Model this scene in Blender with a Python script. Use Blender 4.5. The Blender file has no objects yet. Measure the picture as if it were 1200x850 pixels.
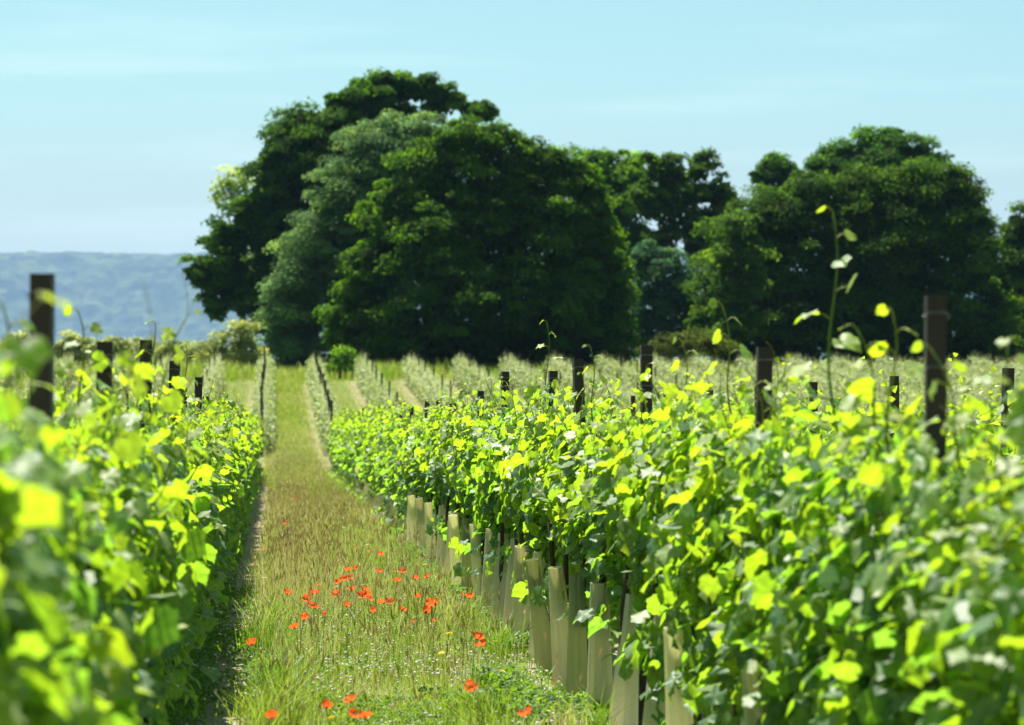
import bpy, math
import numpy as np
from math import radians, sin, cos, tan, atan, atan2, pi, sqrt

RNG = np.random.default_rng(7)
scene = bpy.context.scene
COL = scene.collection

# ------------------------------------------------------------------ camera
EYE = 1.6
F = 3000.0                       # focal length in pixels of the 1200 wide photograph
YAW = atan(280.0 / F)            # the lane runs along +Y, the camera looks a little to its right
cam_d = bpy.data.cameras.new("camera")
cam = bpy.data.objects.new("camera", cam_d)
COL.objects.link(cam)
cam.location = (0, 0, EYE)
cam.rotation_euler = (radians(90) - atan(5.0 / F), 0, -YAW)
cam_d.sensor_width = 36.0
cam_d.lens = 36.0 * F / 1200.0
cam_d.clip_start = 0.1
cam_d.clip_end = 40000
cam_d.dof.use_dof = True
cam_d.dof.focus_distance = 19.0
cam_d.dof.aperture_fstop = 3.6
scene.camera = cam

# ------------------------------------------------------------------ light
SUN_AZ = radians(-16)            # from +Y towards -X: sun ahead and to the left
SUN_EL = radians(61)
world = bpy.data.worlds.new("World")
scene.world = world
world.use_nodes = True
nt = world.node_tree
nt.nodes.clear()
out = nt.nodes.new("ShaderNodeOutputWorld")
bg = nt.nodes.new("ShaderNodeBackground")
sky = nt.nodes.new("ShaderNodeTexSky")
sky.sky_type = 'NISHITA'
sky.sun_disc = False
sky.sun_elevation = SUN_EL
sky.sun_rotation = SUN_AZ
sky.altitude = 0
sky.air_density = 1.0
sky.dust_density = 0.6
sky.ozone_density = 1.6
tc = nt.nodes.new("ShaderNodeTexCoord")
mp = nt.nodes.new("ShaderNodeMapping")
mp.inputs["Scale"].default_value = (5.0, 5.0, 55.0)
mp.inputs["Location"].default_value = (0.7, 0.2, 0.4)
cn = nt.nodes.new("ShaderNodeTexNoise")
cn.inputs["Scale"].default_value = 1.0
cn.inputs["Detail"].default_value = 5.0
cr = nt.nodes.new("ShaderNodeValToRGB")
cr.color_ramp.elements[0].position = 0.50
cr.color_ramp.elements[0].color = (0, 0, 0, 1)
cr.color_ramp.elements[1].position = 0.72
cr.color_ramp.elements[1].color = (0.20, 0.20, 0.20, 1)
mixc = nt.nodes.new("ShaderNodeMixRGB")
mixc.inputs[2].default_value = (12.5, 12.5, 12.5, 1)      # thin cirrus
hue = nt.nodes.new("ShaderNodeHueSaturation")
hue.inputs["Hue"].default_value = 0.448
hue.inputs["Saturation"].default_value = 0.98
L = nt.links.new
L(tc.outputs["Generated"], mp.inputs["Vector"])
L(mp.outputs["Vector"], cn.inputs["Vector"])
L(cn.outputs["Fac"], cr.inputs["Fac"])
L(cr.outputs["Color"], mixc.inputs["Fac"])
L(sky.outputs["Color"], hue.inputs["Color"])
L(hue.outputs["Color"], mixc.inputs[1])
air = nt.nodes.new("ShaderNodeMixRGB"); air.blend_type = 'MULTIPLY'; air.inputs[0].default_value = 1.0
air.inputs[2].default_value = (0.81, 0.90, 0.845, 1)
L(mixc.outputs["Color"], air.inputs[1])
L(air.outputs["Color"], bg.inputs["Color"])
bg.inputs["Strength"].default_value = 0.050
L(bg.outputs["Background"], out.inputs["Surface"])

sun_d = bpy.data.lights.new("sun", 'SUN')
sun_d.energy = 5.0
sun_d.angle = radians(0.53)
sun_d.color = (1.0, 0.95, 0.86)
sun = bpy.data.objects.new("sun", sun_d)
COL.objects.link(sun)
sun.rotation_euler = (radians(90) - SUN_EL, 0, pi - SUN_AZ)  # shines from SUN_AZ, SUN_EL

vs = scene.view_settings
vs.view_transform = 'Standard'
vs.look = 'None'
vs.gamma = 1.0
vs.use_curve_mapping = False
vs.exposure = 1.43
scene.render.engine = 'CYCLES'
cy = scene.cycles
cy.use_denoising = True
cy.max_bounces = 8
cy.diffuse_bounces = 5
cy.glossy_bounces = 2
cy.transmission_bounces = 4
cy.volume_bounces = 0
cy.transparent_max_bounces = 8
cy.sample_clamp_indirect = 8.0
cy.caustics_reflective = False
cy.caustics_refractive = False

# ------------------------------------------------------------------ helpers
def slope(y):
    return np.interp(y, [82, 97, 138, 160], [-0.025, 0.05, 0.05, 0.0])
_ys = np.concatenate([np.arange(-60, 300, 0.25), [16000]])
_gs = np.concatenate([[0], np.cumsum(0.5 * (slope(_ys[1:-1]) + slope(_ys[:-2])) * 0.25), [0]])
_gs = _gs - np.interp(0, _ys[:-1], _gs[:-1])
_gs[-1] = _gs[-2] - 0.6
def g(y):
    return np.interp(y, _ys, _gs)

def at_px(x, y, d):
    """the point that stands at distance d down the lane, x and y pixels of the photograph"""
    X = d * tan(YAW + atan((x - 600.0) / F))
    depth = d * cos(YAW) + X * sin(YAW)
    return X, EYE + (420.0 - y) / F * depth

def mesh_np(name, verts, faces, mats, attrs=None, smooth=False, mat_index=None):
    """faces: list of int arrays of shape (n, k)"""
    me = bpy.data.meshes.new(name)
    verts = np.asarray(verts, np.float32)
    me.vertices.add(len(verts))
    me.vertices.foreach_set("co", verts.ravel())
    faces = [np.asarray(f, np.int32) for f in faces if len(f)]
    loops = np.concatenate([f.ravel() for f in faces])
    tot = np.concatenate([np.full(len(f), f.shape[1], np.int32) for f in faces])
    start = np.concatenate([[0], np.cumsum(tot)[:-1]]).astype(np.int32)
    me.loops.add(len(loops))
    me.loops.foreach_set("vertex_index", loops)
    me.polygons.add(len(tot))
    me.polygons.foreach_set("loop_start", start)
    if mat_index is not None:
        me.polygons.foreach_set("material_index", np.asarray(mat_index, np.int32))
    me.polygons.foreach_set("use_smooth", np.full(len(tot), bool(smooth)))
    me.update(calc_edges=True)
    me.validate()
    for k, v in (attrs or {}).items():
        a = me.attributes.new(k, 'FLOAT', 'POINT')
        a.data.foreach_set("value", np.asarray(v, np.float32))
    for m in (mats if isinstance(mats, (list, tuple)) else [mats]):
        me.materials.append(m)
    return me

def link(name, data, parent=None, loc=(0, 0, 0), rot=(0, 0, 0)):
    o = bpy.data.objects.new(name, data)
    COL.objects.link(o)
    o.location = loc
    o.rotation_euler = rot
    if parent is not None:
        o.parent = parent
    return o

def tag(o, label=None, cat=None, group=None, kind=None):
    if label: o["label"] = label
    if cat: o["category"] = cat
    if group: o["group"] = group
    if kind: o["kind"] = kind
    return o

class MB:
    """collects polygons with a tint per vertex"""
    def __init__(s):
        s.v = []; s.f = {}; s.t = []; s.n = 0
    def add(s, verts, faces, tint=0.5):
        verts = np.asarray(verts, float)
        for f in faces:
            s.f.setdefault(len(f), []).append(np.asarray(f) + s.n)
        s.v.append(verts)
        s.t.append(np.broadcast_to(tint, (len(verts),)))
        s.n += len(verts)
    def addn(s, verts, farr, tint):
        farr = np.asarray(farr)
        s.f.setdefault(farr.shape[1], []).extend([])
        s.f.setdefault(("b", farr.shape[1]), []).append(farr + s.n)
        s.v.append(np.asarray(verts, float).reshape(-1, 3))
        s.t.append(np.broadcast_to(tint, (len(s.v[-1]),)))
        s.n += len(s.v[-1])
    def build(s, name, mats, smooth=False):
        fs = []
        for k, v in s.f.items():
            if not v: continue
            fs.append(np.concatenate(v) if isinstance(k, tuple) else np.array(v))
        return mesh_np(name, np.concatenate(s.v), fs, mats, {"tint": np.concatenate(s.t)}, smooth)

def tube(mb, pts, rad, sides=6, tint=0.5, cap=True):
    pts = np.asarray(pts, float); n = len(pts)
    rad = np.broadcast_to(rad, (n,))
    d = np.gradient(pts, axis=0)
    d /= np.linalg.norm(d, axis=1)[:, None] + 1e-9
    ref = np.array([1.0, 0.13, 0.21]) if abs(d[:, 0]).mean() < 0.8 else np.array([0.1, 0.2, 1.0])
    u = np.cross(d, ref); u /= np.linalg.norm(u, axis=1)[:, None] + 1e-9
    w = np.cross(d, u)
    a = np.arange(sides) * 2 * pi / sides
    V = pts[:, None] + rad[:, None, None] * (np.cos(a)[None, :, None] * u[:, None] + np.sin(a)[None, :, None] * w[:, None])
    fs = []
    for i in range(n - 1):
        for j in range(sides):
            k = (j + 1) % sides
            fs.append((i * sides + j, i * sides + k, (i + 1) * sides + k, (i + 1) * sides + j))
    if cap:
        fs.append(tuple(range((n - 1) * sides, n * sides)))
        fs.append(tuple(range(sides - 1, -1, -1)))
    mb.add(V.reshape(-1, 3), fs, tint)

def frames(nrm, tip):
    """columns x (side), y (tip), z (normal) for arrays of vectors"""
    z = nrm / (np.linalg.norm(nrm, axis=1)[:, None] + 1e-9)
    y = tip - (tip * z).sum(1)[:, None] * z
    y /= np.linalg.norm(y, axis=1)[:, None] + 1e-9
    x = np.cross(y, z)
    return np.stack([x, y, z], axis=2)

# grape leaf: five lobes, toothed, folded on the midrib; petiole joins at the origin
_half = np.array([(0.05, -0.02), (0.12, -0.13), (0.24, -0.16), (0.37, -0.10), (0.46, 0.0), (0.52, 0.10), (0.48, 0.18),
                  (0.50, 0.28), (0.54, 0.38), (0.44, 0.47), (0.33, 0.52), (0.24, 0.63), (0.12, 0.72)])
_mid = np.array([(0, 0.0), (0, 0.30), (0, 0.83)])
def _leaf_template():
    R = _half; Lh = _half * (-1, 1)
    n = len(R)
    P = np.concatenate([_mid, R, Lh])
    x, y = P[:, 0], P[:, 1]
    z = 0.34 * np.abs(x) - 0.55 * x * x - 0.28 * np.maximum(y, 0) ** 2 + 0.05 * np.sin(9 * x + 5 * y)
    V = np.stack([x, y, z], 1)
    fs = []
    for s, o in ((1, 3), (-1, 3 + n)):
        ring = [0] + list(range(o, o + n)) + [2]
        for a, b in zip(ring[:-1], ring[1:]):
            t = (1, a, b) if s > 0 else (1, b, a)
            fs.append(t)
    return V, np.array(fs)
LEAF_V, LEAF_F = _leaf_template()
# a small simple version for far rows
SLEAF_V = np.array([(0, -0.05, 0), (0.5, 0.1, 0.1), (0.33, 0.5, 0.05), (0, 0.85, -0.15), (-0.33, 0.5, 0.05), (-0.5, 0.1, 0.1)])
SLEAF_F = np.array([(0, 1, 2), (0, 2, 3), (0, 3, 4), (0, 4, 5)])
# tree leaf spray: a bent rhomb
TLEAF_V = np.array([(0, 0, 0), (0.36, 0.45, 0.08), (0, 1.0, -0.12), (-0.36, 0.55, 0.08)])
TLEAF_F = np.array([(0, 1, 2), (0, 2, 3)])

def leaves(mb, tv, tf, pos, nrm, tip, size, tint, rng, curl=0.0):
    n = len(pos)
    M = frames(nrm, tip)
    V = np.repeat(tv[None], n, 0).copy()
    if curl:
        V[:, :, 2] *= (1 + curl * rng.normal(size=n))[:, None]
        V[:, :, 0] *= (1 + 0.15 * rng.normal(size=n))[:, None]
    V *= np.asarray(size)[:, None, None]
    W = np.einsum('nij,nkj->nki', M, V) + pos[:, None]
    Fa = (tf[None] + (np.arange(n) * len(tv))[:, None, None]).reshape(-1, tf.shape[1])
    mb.addn(W.reshape(-1, 3), Fa, np.repeat(tint, len(tv)))

# ------------------------------------------------------------------ materials
def newmat(name):
    m = bpy.data.materials.new(name)
    m.use_nodes = True
    m.node_tree.nodes.clear()
    return m, m.node_tree, m.node_tree.links.new

def ramp(nt, stops, fac):
    r = nt.nodes.new("ShaderNodeValToRGB")
    e = r.color_ramp.elements
    while len(e) < len(stops): e.new(0.5)
    for el, (p, c) in zip(e, stops):
        el.position = p; el.color = (*c, 1)
    nt.links.new(fac, r.inputs["Fac"])
    return r.outputs["Color"]

def leafmat(name, top, trans, trans_w=0.45, rough=0.42, spec=0.5, under=None, rand=0.25, blotch=0.0):
    m, nt, L = newmat(name)
    N = nt.nodes.new
    o = N("ShaderNodeOutputMaterial")
    at = N("ShaderNodeAttribute"); at.attribute_name = "tint"
    oi = N("ShaderNodeObjectInfo")
    ma = N("ShaderNodeMath"); ma.operation = 'MULTIPLY_ADD'
    L(oi.outputs["Random"], ma.inputs[0]); ma.inputs[1].default_value = rand
    sub = N("ShaderNodeMath"); sub.operation = 'SUBTRACT'
    L(at.outputs["Fac"], sub.inputs[0]); sub.inputs[1].default_value = rand / 2
    L(sub.outputs[0], ma.inputs[2])
    c = ramp(nt, top, ma.outputs[0])
    t = ramp(nt, trans, ma.outputs[0])
    if under is not None:
        ge = N("ShaderNodeNewGeometry")
        mx = N("ShaderNodeMixRGB")
        L(ge.outputs["Backfacing"], mx.inputs["Fac"]); L(c, mx.inputs[1]); mx.inputs[2].default_value = (*under, 1)
        c = mx.outputs["Color"]
    if blotch:
        tcx = N("ShaderNodeTexCoord"); nz = N("ShaderNodeTexNoise"); nz.inputs["Scale"].default_value = 38; nz.inputs["Detail"].default_value = 4
        L(tcx.outputs["Object"], nz.inputs["Vector"])
        mr_ = N("ShaderNodeMapRange"); L(nz.outputs["Fac"], mr_.inputs["Value"])
        mr_.inputs["From Min"].default_value = 0.3; mr_.inputs["From Max"].default_value = 0.7
        mr_.inputs["To Min"].default_value = 1 - blotch; mr_.inputs["To Max"].default_value = 1 + blotch
        outs = []
        for q_ in (c, t):
            vm = N("ShaderNodeVectorMath"); vm.operation = 'SCALE'; L(q_, vm.inputs[0]); L(mr_.outputs[0], vm.inputs["Scale"]); outs.append(vm.outputs[0])
        c, t = outs
    p = N("ShaderNodeBsdfPrincipled")
    L(c, p.inputs["Base Color"]); p.inputs["Roughness"].default_value = rough
    p.inputs["Specular IOR Level"].default_value = spec
    tr = N("ShaderNodeBsdfTranslucent"); L(t, tr.inputs["Color"])
    mix = N("ShaderNodeMixShader"); mix.inputs["Fac"].default_value = trans_w
    L(p.outputs[0], mix.inputs[1]); L(tr.outputs[0], mix.inputs[2])
    L(mix.outputs[0], o.inputs["Surface"])
    return m

def plainmat(name, c0, c1, scale=20, rough=0.7, spec=0.3, bump=0.0, stretch=(1, 1, 1), trans=None):
    m, nt, L = newmat(name)
    N = nt.nodes.new
    o = N("ShaderNodeOutputMaterial")
    tc = N("ShaderNodeTexCoord"); mp = N("ShaderNodeMapping"); mp.inputs["Scale"].default_value = stretch
    L(tc.outputs["Object"], mp.inputs["Vector"])
    n = N("ShaderNodeTexNoise"); n.inputs["Scale"].default_value = scale; n.inputs["Detail"].default_value = 5
    L(mp.outputs[0], n.inputs["Vector"])
    c = ramp(nt, [(0.3, c0), (0.7, c1)], n.outputs["Fac"])
    p = N("ShaderNodeBsdfPrincipled"); L(c, p.inputs["Base Color"])
    p.inputs["Roughness"].default_value = rough; p.inputs["Specular IOR Level"].default_value = spec
    if bump:
        b = N("ShaderNodeBump"); b.inputs["Strength"].default_value = bump; b.inputs["Distance"].default_value = 0.02
        L(n.outputs["Fac"], b.inputs["Height"]); L(b.outputs[0], p.inputs["Normal"])
    if trans:
        tr = N("ShaderNodeBsdfTranslucent"); tr.inputs["Color"].default_value = (*trans[0], 1)
        mix = N("ShaderNodeMixShader"); mix.inputs["Fac"].default_value = trans[1]
        L(p.outputs[0], mix.inputs[1]); L(tr.outputs[0], mix.inputs[2]); L(mix.outputs[0], o.inputs["Surface"])
    else:
        L(p.outputs[0], o.inputs["Surface"])
    return m

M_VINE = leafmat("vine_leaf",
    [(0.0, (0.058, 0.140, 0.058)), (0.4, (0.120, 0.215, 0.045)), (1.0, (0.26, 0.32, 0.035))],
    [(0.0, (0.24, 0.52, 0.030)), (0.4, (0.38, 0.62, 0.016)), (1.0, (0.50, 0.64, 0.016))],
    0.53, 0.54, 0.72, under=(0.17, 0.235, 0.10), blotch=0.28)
M_FARVINE = leafmat("far_vine_leaf",
    [(0.0, (0.08, 0.13, 0.045)), (0.5, (0.18, 0.24, 0.09)), (1.0, (0.32, 0.36, 0.17))],
    [(0.0, (0.25, 0.34, 0.08)), (0.5, (0.46, 0.55, 0.17)), (1.0, (0.62, 0.66, 0.30))],
    0.42, 0.45, 0.5)
M_STEM = leafmat("green_shoot", [(0.0, (0.08, 0.16, 0.015)), (1.0, (0.24, 0.25, 0.03))],
    [(0.0, (0.15, 0.3, 0.01)), (1.0, (0.5, 0.5, 0.02))], 0.4, 0.5, 0.4)
M_BARK = plainmat("bark", (0.05, 0.038, 0.027), (0.13, 0.10, 0.075), 9, 0.9, 0.1, 0.6, (1, 1, 0.25))
M_POST = plainmat("dark_post", (0.018, 0.013, 0.012), (0.050, 0.034, 0.028), 14, 0.62, 0.35, 0.3, (1, 1, 0.3))
M_CLIP = plainmat("clip_metal", (0.10, 0.10, 0.10), (0.2, 0.2, 0.19), 30, 0.45, 0.5)
M_WIRE = plainmat("wire", (0.22, 0.22, 0.22), (0.32, 0.32, 0.31), 30, 0.4, 0.5)
M_GUARD = plainmat("cream_plastic", (0.78, 0.82, 0.64), (0.88, 0.90, 0.76), 6, 0.5, 0.4, 0.0, (1, 1, 0.4), ((0.92, 0.90, 0.58), 0.5))
M_GUARD2 = plainmat("olive_plastic", (0.34, 0.40, 0.24), (0.50, 0.55, 0.35), 5, 0.5, 0.4, 0.0, (1, 1, 0.4), ((0.6, 0.62, 0.3), 0.45))
M_GUARD3 = plainmat("stained_plastic", (0.62, 0.64, 0.47), (0.82, 0.84, 0.68), 9, 0.55, 0.3, 0.0, (1, 1, 0.25), ((0.8, 0.76, 0.45), 0.42))
M_POPPY = plainmat("poppy_petal", (0.75, 0.060, 0.012), (0.90, 0.16, 0.03), 25, 0.6, 0.2, 0, (1, 1, 1), ((1.0, 0.16, 0.03), 0.45))
M_POPPYC = plainmat("poppy_heart", (0.01, 0.01, 0.012), (0.05, 0.06, 0.03), 40, 0.7, 0.2)
M_YELLOW = plainmat("yellow_petal", (0.75, 0.50, 0.02), (0.85, 0.62, 0.03), 25, 0.6, 0.2, 0, (1, 1, 1), ((0.9, 0.6, 0.02), 0.35))
M_FSTEM = plainmat("flower_stem", (0.06, 0.10, 0.03), (0.11, 0.15, 0.05), 20, 0.6, 0.3)
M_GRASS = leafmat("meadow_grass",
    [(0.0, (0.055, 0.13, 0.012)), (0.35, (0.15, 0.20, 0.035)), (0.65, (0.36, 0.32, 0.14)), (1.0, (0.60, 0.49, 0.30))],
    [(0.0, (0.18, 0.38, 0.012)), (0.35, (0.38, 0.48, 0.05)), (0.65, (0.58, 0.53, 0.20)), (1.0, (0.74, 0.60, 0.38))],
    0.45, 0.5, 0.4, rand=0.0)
M_WEED = leafmat("weed_leaf",
    [(0.0, (0.025, 0.075, 0.012)), (0.5, (0.055, 0.140, 0.018)), (1.0, (0.12, 0.21, 0.02))],
    [(0.0, (0.10, 0.28, 0.01)), (1.0, (0.32, 0.5, 0.02))], 0.42, 0.5, 0.25, rand=0.0)
M_CLOVER = plainmat("clover_head", (0.52, 0.46, 0.40), (0.72, 0.68, 0.62), 40, 0.8, 0.1)
M_RUST = leafmat("dock_seed", [(0.0, (0.10, 0.045, 0.02)), (1.0, (0.26, 0.13, 0.05))],
    [(0.0, (0.15, 0.06, 0.02)), (1.0, (0.3, 0.14, 0.05))], 0.2, 0.7, 0.2)

def tree_mat(name, k, tw=0.30):
    """k: mid green of the crown"""
    a = np.array(k) * (1.15, 1.38, 0.32)
    return leafmat(name, [(0.0, tuple(a * 0.55)), (0.5, tuple(a)), (1.0, tuple(a * (1.7, 1.55, 1.4)))],
                   [(0.0, tuple(a * 1.5)), (0.5, tuple(a * 3.0)), (1.0, tuple(a * (6.0, 5.0, 2.0)))], tw + 0.12, 0.7, 0.05, rand=0.0)

# ground: grass lanes with bare strips under the vine rows
m, nt, L = newmat("vineyard_ground")
N = nt.nodes.new
o_ = N("ShaderNodeOutputMaterial")
tcn = N("ShaderNodeTexCoord")
sx = N("ShaderNodeSeparateXYZ"); L(tcn.outputs["Object"], sx.inputs[0])
def noise(sc, det=6, vec=None):
    n = N("ShaderNodeTexNoise"); n.inputs["Scale"].default_value = sc; n.inputs["Detail"].default_value = det
    L(vec or tcn.outputs["Object"], n.inputs["Vector"]); return n.outputs["Fac"]
def mnode(op, a, b=None):
    n = N("ShaderNodeMath"); n.operation = op
    for i, v in enumerate((a, b)):
        if v is None: continue
        if isinstance(v, (int, float)): n.inputs[i].default_value = v
        else: L(v, n.inputs[i])
    return n.outputs[0]
big, mid, fine = noise(0.35), noise(3.0), noise(60.0, 8)
grass_c = ramp(nt, [(0.25, (0.05, 0.095, 0.018)), (0.5, (0.12, 0.155, 0.035)), (0.78, (0.27, 0.245, 0.11))],
               mnode('ADD', mnode('MULTIPLY', mid, 0.5), mnode('MULTIPLY', fine, 0.5)))
soil_c = ramp(nt, [(0.3, (0.20, 0.155, 0.095)), (0.55, (0.36, 0.29, 0.20)), (0.85, (0.55, 0.48, 0.37))], fine)
fx = mnode('FRACT', mnode('DIVIDE', mnode('ADD', sx.outputs[0], 0.66 + 26 * 2.6), 2.6))
dist = mnode('ABSOLUTE', mnode('SUBTRACT', mnode('FRACT', mnode('ADD', fx, 0.5)), 0.5))     # 0 on a row, 0.5 mid lane
edge = mnode('ADD', dist, mnode('MULTIPLY', mnode('SUBTRACT', mid, 0.5), 0.34))
mr = N("ShaderNodeMapRange"); L(edge, mr.inputs["Value"])
mr.inputs["From Min"].default_value = 0.17; mr.inputs["From Max"].default_value = 0.27
inblock = N("ShaderNodeMapRange"); L(sx.outputs[1], inblock.inputs["Value"])
inblock.inputs["From Min"].default_value = 139; inblock.inputs["From Max"].default_value = 145
farb = N("ShaderNodeMapRange"); L(sx.outputs[1], farb.inputs["Value"])
farb.inputs["From Min"].default_value = 70; farb.inputs["From Max"].default_value = 95; farb.inputs["To Max"].default_value = 0.62
mxf = mnode('MAXIMUM', mnode('MAXIMUM', mr.outputs[0], inblock.outputs[0]), mnode('MULTIPLY', farb.outputs[0], mnode('ADD', 0.55, big)))
mx = N("ShaderNodeMixRGB"); L(mxf, mx.inputs["Fac"]); L(soil_c, mx.inputs[1]); L(grass_c, mx.inputs[2])
pb = N("ShaderNodeBsdfPrincipled"); L(mx.outputs[0], pb.inputs["Base Color"]); pb.inputs["Roughness"].default_value = 0.95
pb.inputs["Specular IOR Level"].default_value = 0.1
bp = N("ShaderNodeBump"); bp.inputs["Strength"].default_value = 0.8; bp.inputs["Distance"].default_value = 0.03
L(fine, bp.inputs["Height"]); L(bp.outputs[0], pb.inputs["Normal"])
L(pb.outputs[0], o_.inputs["Surface"])
M_GROUND = m

# wooded hill: crowns of many greens
m, nt, L = newmat("wooded_hill")
N = nt.nodes.new
o_ = N("ShaderNodeOutputMaterial"); tcn = N("ShaderNodeTexCoord")
vo = N("ShaderNodeTexVoronoi"); vo.inputs["Scale"].default_value = 0.02; L(tcn.outputs["Object"], vo.inputs["Vector"])
n1 = N("ShaderNodeTexNoise"); n1.inputs["Scale"].default_value = 0.0033; L(tcn.outputs["Object"], n1.inputs["Vector"])
sp = N("ShaderNodeSeparateColor"); L(vo.outputs["Color"], sp.inputs[0])
ad = N("ShaderNodeMath"); ad.operation = 'MULTIPLY_ADD'; L(sp.outputs[0], ad.inputs[0]); ad.inputs[1].default_value = 0.55
sb = N("ShaderNodeMath"); sb.operation = 'MULTIPLY'; L(n1.outputs["Fac"], sb.inputs[0]); sb.inputs[1].default_value = 0.6; L(sb.outputs[0], ad.inputs[2])
c = ramp(nt, [(0.2, (0.010, 0.024, 0.008)), (0.5, (0.026, 0.056, 0.014)), (0.8, (0.085, 0.12, 0.030))], ad.outputs[0])
pb = N("ShaderNodeBsdfPrincipled"); L(c, pb.inputs["Base Color"]); pb.inputs["Roughness"].default_value = 0.9
pb.inputs["Specular IOR Level"].default_value = 0.1
L(pb.outputs[0], o_.inputs["Surface"])
M_HILL = m

# ------------------------------------------------------------------ setting
def grid_mesh(name, xs, ys, zf, mat, smooth=True):
    X, Y = np.meshgrid(xs, ys)
    Z = zf(X, Y)
    V = np.stack([X, Y, Z], 2).reshape(-1, 3)
    nx, ny = len(xs), len(ys)
    i = np.arange(ny - 1)[:, None] * nx + np.arange(nx - 1)[None]
    i = i.ravel()
    return mesh_np(name, V, [np.stack([i, i + 1, i + nx + 1, i + nx], 1)], mat, None, smooth)

xs = np.concatenate([[-14800, -8400, -3000, -1500, -500, -200], np.arange(-100, 101, 4), [200, 500, 1500, 3000, 8400, 14800]])
ys = np.concatenate([[-40, -20], np.arange(-5, 180, 1.0), [200, 240, 298, 299.75, 600, 1200, 2400, 4400, 8400, 14800]])
tag(link("ground", grid_mesh("ground", xs, ys, lambda X, Y: g(Y), M_GROUND)), kind="structure")

def vnoise(X, Y, seed):
    """smooth value noise"""
    r = np.random.default_rng(seed).random((257, 257))
    xi, yi = np.floor(X).astype(int), np.floor(Y).astype(int)
    fx, fy = X - xi, Y - yi
    fx, fy = fx * fx * (3 - 2 * fx), fy * fy * (3 - 2 * fy)
    a = lambda i, j: r[(yi + j) % 257, (xi + i) % 257]
    return (a(0, 0) * (1 - fx) + a(1, 0) * fx) * (1 - fy) + (a(0, 1) * (1 - fx) + a(1, 1) * fx) * fy

def hill_z(X, Y):
    base = np.clip((Y - 10050 - 260 * vnoise(X / 700, Y * 0 + 2, 8)) / 850, 0, 1)
    base = base * base * (3 - 2 * base)
    crest = 412 + 36 * vnoise(X / 1500 + 3, Y / 3300, 1) - 0.012 * np.maximum(X - 2600, 0) + 18 * vnoise(X / 330, Y / 550, 4)
    z = crest * base - 4
    canopy = 16 * vnoise(X / 44, Y / 44, 2) + 13 * vnoise(X / 24, Y / 24, 3) + 20 * vnoise(X / 150, Y / 150, 6)
    return z + canopy * np.clip(base * 6, 0, 1)
hx = np.concatenate([np.arange(-9000, -2600, 100), np.arange(-2600, 2600, 10.0), np.arange(2600, 3300, 40), np.arange(3300, 11000, 100)])
hy = np.concatenate([np.arange(9980, 11300, 9.0), np.arange(11300, 13200, 150)])
tag(link("hills", grid_mesh("hills", hx, hy, hill_z, M_HILL)), kind="structure")

# haze: one box of even air
m, nt, L = newmat("haze_air")
o_ = nt.nodes.new("ShaderNodeOutputMaterial")
pv = nt.nodes.new("ShaderNodeVolumePrincipled")
pv.inputs["Color"].default_value = (0.36, 0.58, 0.95, 1)
pv.inputs["Density"].default_value = 0.000062
pv.inputs["Anisotropy"].default_value = 0.0
L(pv.outputs[0], o_.inputs["Volume"])
hz = np.array([(x, y, z) for z in (-3.6, 560.0) for y in (-60.0, 15000.0) for x in (-15000.0, 15000.0)])
tag(link("haze", mesh_np("haze", hz, [np.array([(0, 2, 3, 1), (4, 5, 7, 6), (0, 1, 5, 4), (2, 6, 7, 3), (0, 4, 6, 2), (1, 3, 7, 5)])], m)), kind="stuff")

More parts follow.
